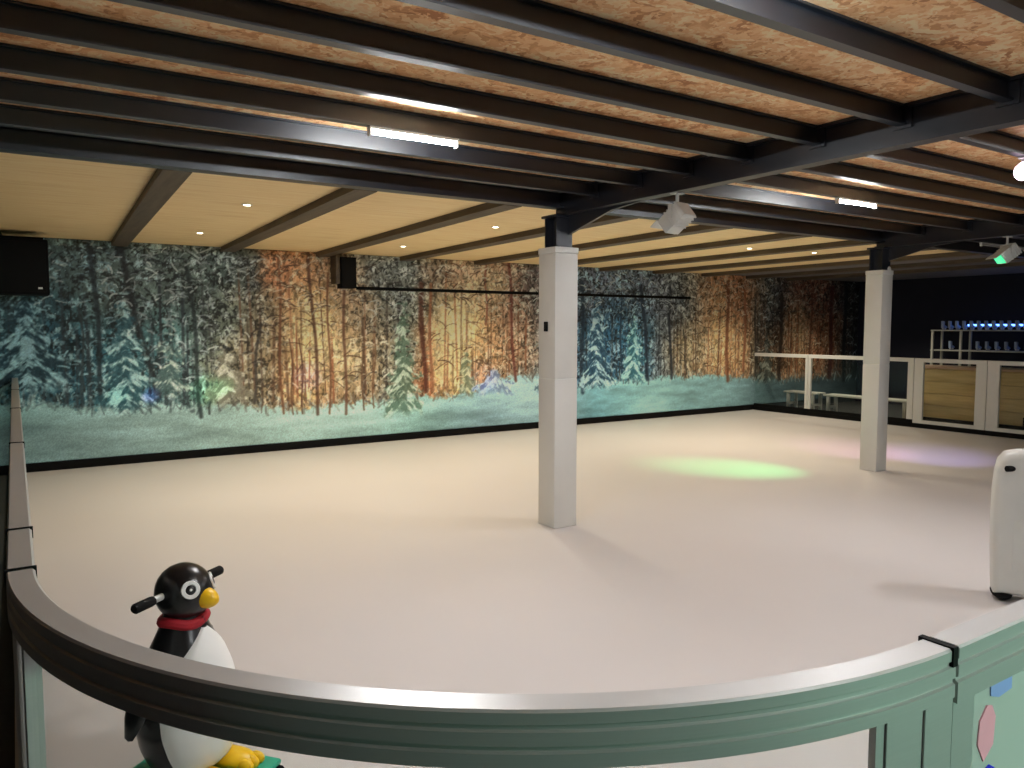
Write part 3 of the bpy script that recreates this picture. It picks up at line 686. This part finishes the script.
# warm downlights let into the rear ceiling
k = 0
for x, y in ((1.674, 6.63), (1.732, 8.85), (4.15, 6.7), (4.15, 8.9), (5.9, 6.9), (6.45, 8.9), (8.0, 6.7), (9.2, 6.6), (8.9, 8.9), (11.5, 8.9), (14.0, 8.6)):
    d_ = empty('downlight', (x, y, ZR)); tag(d_, 'small round warm downlight set into the pale rear ceiling', 'light', 'rear ceiling downlights')
    MB().lathe([(0.045, -0.0005), (0.045, -0.006), (0.032, -0.008), (0.030, -0.003), (0.0, -0.003)], 20).build('bezel', M['white_pl'], d_)
    MB().lathe([(0.0, -0.0035), (0.029, -0.0035), (0.024, -0.009), (0.0, -0.011)], 20).build('bulb', M['down'], d_)
    spot('downlight_beam', (x, y, ZR - 0.02), (x, y, 0), DOWN_W * 6, (1.0, 0.88, 0.68), 125, 0.8, 0.03, d_)

# effect lights on the beams
def effect_light(base, aim_dir, label, body, lens, tilt, yaw):
    e = empty('effect_light', base); tag(e, label, 'spotlight'); e.scale = (0.85, 0.85, 0.85)
    MB().box((-0.05, -0.035, -0.012), (0.05, 0.035, 0.0), 0.003).build('clamp', M['fixture'], e)
    MB().tube([(0, 0, -0.01), (0, 0, -0.10)], 0.014, 10).build('stem', M['fixture'], e)
    Mx = Matrix.Translation((0, 0, -0.20)) @ Matrix.Rotation(R(yaw), 4, 'Z') @ Matrix.Rotation(R(tilt), 4, 'Y')
    yk = Matrix.Translation((0, 0, -0.20)) @ Matrix.Rotation(R(yaw), 4, 'Z')
    b = MB()
    for s in (-1, 1): b.box((-0.016, s * 0.098 - 0.004, -0.01), (0.016, s * 0.098 + 0.004, 0.10), 0.0, yk)
    b.box((-0.016, -0.102, 0.095), (0.016, 0.102, 0.103), 0.0, yk)
    b.build('yoke', M['fixture'], e)
    MB().box((-0.11, -0.085, -0.07), (0.11, 0.085, 0.07), 0.012, Mx).build('housing', M[body], e)
    b = MB()
    for q in range(5): b.box((-0.10 + q * 0.03, -0.088, -0.074), (-0.09 + q * 0.03, 0.088, 0.074), 0.0, Mx)
    b.build('cooling_fins', M['fixture'], e)
    MB().box((0.11, -0.07, -0.055), (0.122, 0.07, 0.055), 0.004, Mx).build('lens', M[lens], e)
    b = MB()
    b.box((0.11, -0.092, 0.068), (0.19, 0.092, 0.074), 0.0, Mx).build('barn_door', M['fixture'], e)
    return e
f1 = effect_light((3.80, 3.80, 2.56), None, 'white effect spotlight clamped under the main beam, tilted at the mural', 'fixture', 'dead_tube', 38, 100)
f2 = effect_light((8.36, 3.79, 2.56), None, 'green-lit effect spotlight clamped under the second beam', 'fixture', 'green_lens', 38, 150)
pb = empty('pendant_bulb', (5.07, jy(2.23), 2.66)); tag(pb, 'glowing pinkish white bulb under a joist past the main beam', 'light')
MB().lathe([(0.032, -0.0005), (0.032, -0.008), (0.016, -0.012), (0.016, -0.03), (0.0, -0.03)], 18).build('socket', M['fixture'], pb)
MB().lathe([(0.015, -0.030), (0.024, -0.036), (0.046, -0.06), (0.052, -0.085), (0.046, -0.112), (0.026, -0.132), (0.0, -0.138)], 24).build('bulb', M['pink_lens'], pb)
FXP = (3.60, 4.07, 2.27)
for to, w, c, a in (((2.02, 10.28, 0.82), 90, (0.02, 1.0, 0.45), 4.2), ((2.25, 10.28, 0.86), 60, (0.02, 1.0, 0.45), 2.6), ((1.375, 10.28, 0.79), 110, (0.12, 0.08, 1.0), 2.0), ((3.31, 10.28, 0.94), 45, (0.30, 0.1, 1.0), 4.5), ((6.08, 10.28, 0.84), 60, (0.2, 0.22, 1.0), 5.0), ((1.02, 10.28, 0.8), 50, (0.02, 0.9, 0.7), 2.4)):
    spot('mural_beam', FXP, to, w * FX_W * 2.2, c, a, 1.0, 0.005, f1)
FXQ = (8.30, 3.92, 2.33)
for to, w, c, a in (((7.05, 6.05, 0), 190, (0.10, 1.0, 0.30), 26), ((9.5, 6.1, 0), 75, (1.0, 0.45, 0.85), 30), ((9.9, 5.2, 0), 90, (0.40, 0.35, 1.0), 32)):
    spot('floor_beam', FXQ, to, w * FX_W, c, a, 1.0, 0.02, f2)
# green wash lamp on the wall behind the walkway, shining on the near barrier
gw = empty('wall_wash_light', (3.3, Y0, 1.30)); tag(gw, 'green wash lamp on the wall across the walkway from the curved barrier', 'light')
MB().box((-0.14, 0.0005, -0.10), (0.14, 0.03, 0.10), 0.006).build('back_plate', M['black'], gw)
MB().box((-0.12, 0.03, -0.08), (0.12, 0.10, 0.08), 0.012).build('housing', M['black'], gw)
MB().box((-0.10, 0.10, -0.06), (0.10, 0.108, 0.06), 0.003).build('lens', M['green_lens'], gw)
spot('green_wash', (3.3, Y0 + 0.13, 1.30), (1.55, 0.66, 0.95), GREEN_W * 10, (0.50, 1.0, 0.72), 36, 0.9, 0.08, gw)

# ------------------------------------------------------------------ penguin skating aid
def penguin(loc, rz):
    p = empty('penguin_skating_aid', loc, rz); tag(p, 'black and white penguin skating aid with red scarf and handlebar', 'skating aid')
    # faces +X
    zk = [0.075, 0.10, 0.16, 0.24, 0.33, 0.42, 0.50, 0.56, 0.60, 0.635]
    rk_ = [0.10, 0.135, 0.160, 0.172, 0.168, 0.150, 0.122, 0.094, 0.076, 0.066]
    def rad(z): return float(np.interp(z, zk, rk_))
    body = [(0.0, 0.07)] + [(rad(z), z) for z in np.linspace(0.075, 0.635, 24)] + [(0.0, 0.64)]
    MB().lathe(body, 36).build('body', M['gloss_black'], p)
    # white belly wrapping the front
    b = bmesh.new(); rows = []
    nz, na = 22, 22
    for i in range(nz + 1):
        z = 0.085 + (0.585 - 0.085) * i / nz
        u = i / nz
        half = R(72) * (1 - max(0, (u - 0.55) / 0.45) ** 2.2) * (0.78 + 0.22 * math.sin(min(1, u * 2) * math.pi / 2)) + R(8)
        row = []
        for j in range(na + 1):
            a = -half + 2 * half * j / na
            edge = 1 - abs(2 * j / na - 1) ** 6
            r = rad(z) + 0.002 + 0.010 * edge
            row.append(b.verts.new((r * math.cos(a), r * math.sin(a), z)))
        rows.append(row)
    for i in range(nz):
        for j in range(na): b.faces.new((rows[i][j], rows[i][j + 1], rows[i + 1][j + 1], rows[i + 1][j]))
    MB()._take(b).build('belly', M['white_pl'], p, smooth=60)
    MB().ball((0.005, 0, 0.705), (0.104, 0.096, 0.103)).build('head', M['gloss_black'], p)
    # beak
    b = MB(); Mb = Matrix.Translation((0.088, 0, 0.692)) @ Matrix.Rotation(R(97), 4, 'Y')
    b.lathe([(0.036, 0.0), (0.037, 0.012), (0.033, 0.03), (0.022, 0.048), (0.010, 0.058), (0.0, 0.060)], 20, Mb).build('beak', M['yellow'], p)
    for s in (-1, 1):
        d = Vector((0.74, s * 0.60, 0.30)).normalized(); c = Vector((0.005 + 0.101 * d.x, 0.093 * d.y, 0.705 + 0.100 * d.z))
        q = d.to_track_quat('Z', 'Y').to_matrix().to_4x4()
        ring = MB().lathe([(0.017, 0.0), (0.030, 0.0), (0.032, 0.004), (0.030, 0.008), (0.019, 0.008), (0.016, 0.004), (0.017, 0.0)], 24, Matrix.Translation(c - d * 0.003) @ q).build('eye', M['white_pl'], p)
        MB().ball(c + d * 0.002, (0.017, 0.017, 0.006), q).build('iris', M['gloss_black'], ring)
        MB().ball(c + d * 0.007, (0.005, 0.005, 0.003), q, 12).build('pupil_glint', M['white_pl'], ring)
    # scarf
    b = MB(); pts = [((0.072) * math.cos(a), 0.072 * math.sin(a), 0.607 + 0.006 * math.sin(3 * a)) for a in np.linspace(0, 2 * math.pi, 33)]
    b.tube(pts, 0.019, 10, caps=False).build('scarf', M['red'], p)
    MB().box((0.078, 0.01, 0.50), (0.105, 0.055, 0.60), 0.008, Matrix.Rotation(R(-6), 4, 'Y')).build('scarf_end', M['red'], p)
    # handlebar through the head
    MB().tube([(-0.01, -0.215, 0.715), (-0.01, 0.215, 0.715)], 0.012, 12).build('handlebar', M['fixture'], p)
    for s in (-1, 1):
        MB().tube([(-0.01, s * 0.135, 0.715), (-0.01, s * 0.15, 0.715), (-0.01, s * 0.215, 0.715), (-0.01, s * 0.222, 0.715)], [0.016, 0.018, 0.018, 0.013], 14).build('grip', M['rubber'], p)
    # flippers
    for s in (-1, 1):
        b = MB(); Mf = Matrix.Translation((-0.02, s * 0.145, 0.50)) @ Matrix.Rotation(R(s * 14), 4, 'X') @ Matrix.Rotation(R(10), 4, 'Y')
        b.lathe([(0.0, -0.27), (0.018, -0.262), (0.040, -0.20), (0.050, -0.10), (0.044, -0.02), (0.024, 0.03), (0.0, 0.04)], 20, Mf @ Matrix.Scale(0.36, 4, (0, 1, 0))).build('flipper', M['gloss_black'], p)
    for s in (-1, 1):
        b = MB(); b.ball((0.13, s * 0.072, 0.068), (0.105, 0.058, 0.030))
        for t in (-0.032, 0, 0.032): b.ball((0.215, s * 0.072 + t, 0.062), (0.034, 0.020, 0.024), None, 14)
        b.build('foot', M['yellow'], p)
    MB().box((-0.20, -0.155, 0.022), (0.29, 0.155, 0.045), 0.01).build('skid_board', M['teal'], p)
    for s in (-1, 1):
        MB().prism([(-0.21, 0.022), (-0.23, 0.012), (-0.21, 0.0), (0.28, 0.0), (0.31, 0.012), (0.30, 0.022)], s * 0.13 - 0.014, s * 0.13 + 0.014, 'y').build('runner', M['black'], p)
    return p
penguin((0.475, 2.905, 0.0), R(-50))

# tall white skating aid at the right
wa = empty('white_skating_aid', (5.09, 2.09, 0), R(212)); wa.scale = (1.0, 0.97, 1.02); tag(wa, 'tall white upright skating aid with black feet standing alone on the ice', 'skating aid')
b = MB()
half = [(0.205, 0.045), (0.212, 0.16), (0.220, 0.32), (0.224, 0.50), (0.222, 0.66), (0.214, 0.77), (0.198, 0.84), (0.165, 0.882), (0.10, 0.90)]
prof = half + [(0.0, 0.905)] + [(-y, z) for y, z in half[::-1]]
bb_ = bmesh.new()
A = [bb_.verts.new((-0.10, y, z)) for y, z in prof]; B = [bb_.verts.new((0.10, y, z)) for y, z in prof]
n = len(prof)
for k in range(n): bb_.faces.new((A[k], A[(k + 1) % n], B[(k + 1) % n], B[k]))
bb_.faces.new(A[::-1]); bb_.faces.new(B)
bmesh.ops.recalc_face_normals(bb_, faces=bb_.faces)
ed = [e for e in bb_.edges if len(e.link_faces) == 2 and any(len(f.verts) > 4 for f in e.link_faces)]
bmesh.ops.bevel(bb_, geom=ed, offset=0.045, segments=5, affect='EDGES', profile=0.5)
MB()._take(bb_).build('body', M['grey_pl'], wa, smooth=50)
for s in (-1, 1):
    MB().ball((-0.02, s * 0.15, 0.035), (0.13, 0.06, 0.035)).build('foot', M['rubber'], wa)
    MB().tube([(0.085, s * 0.13, 0.80), (0.115, s * 0.17, 0.80)], 0.018, 12).build('handle', M['rubber'], wa)
    MB().tube([(0.095, s * 0.06, 0.66), (0.106, s * 0.06, 0.66)], 0.012, 12).build('bolt', M['rubber'], wa)
MB().box((0.085, -0.12, 0.20), (0.104, 0.12, 0.50), 0.01).build('back_panel', M['grey_pl'], wa)
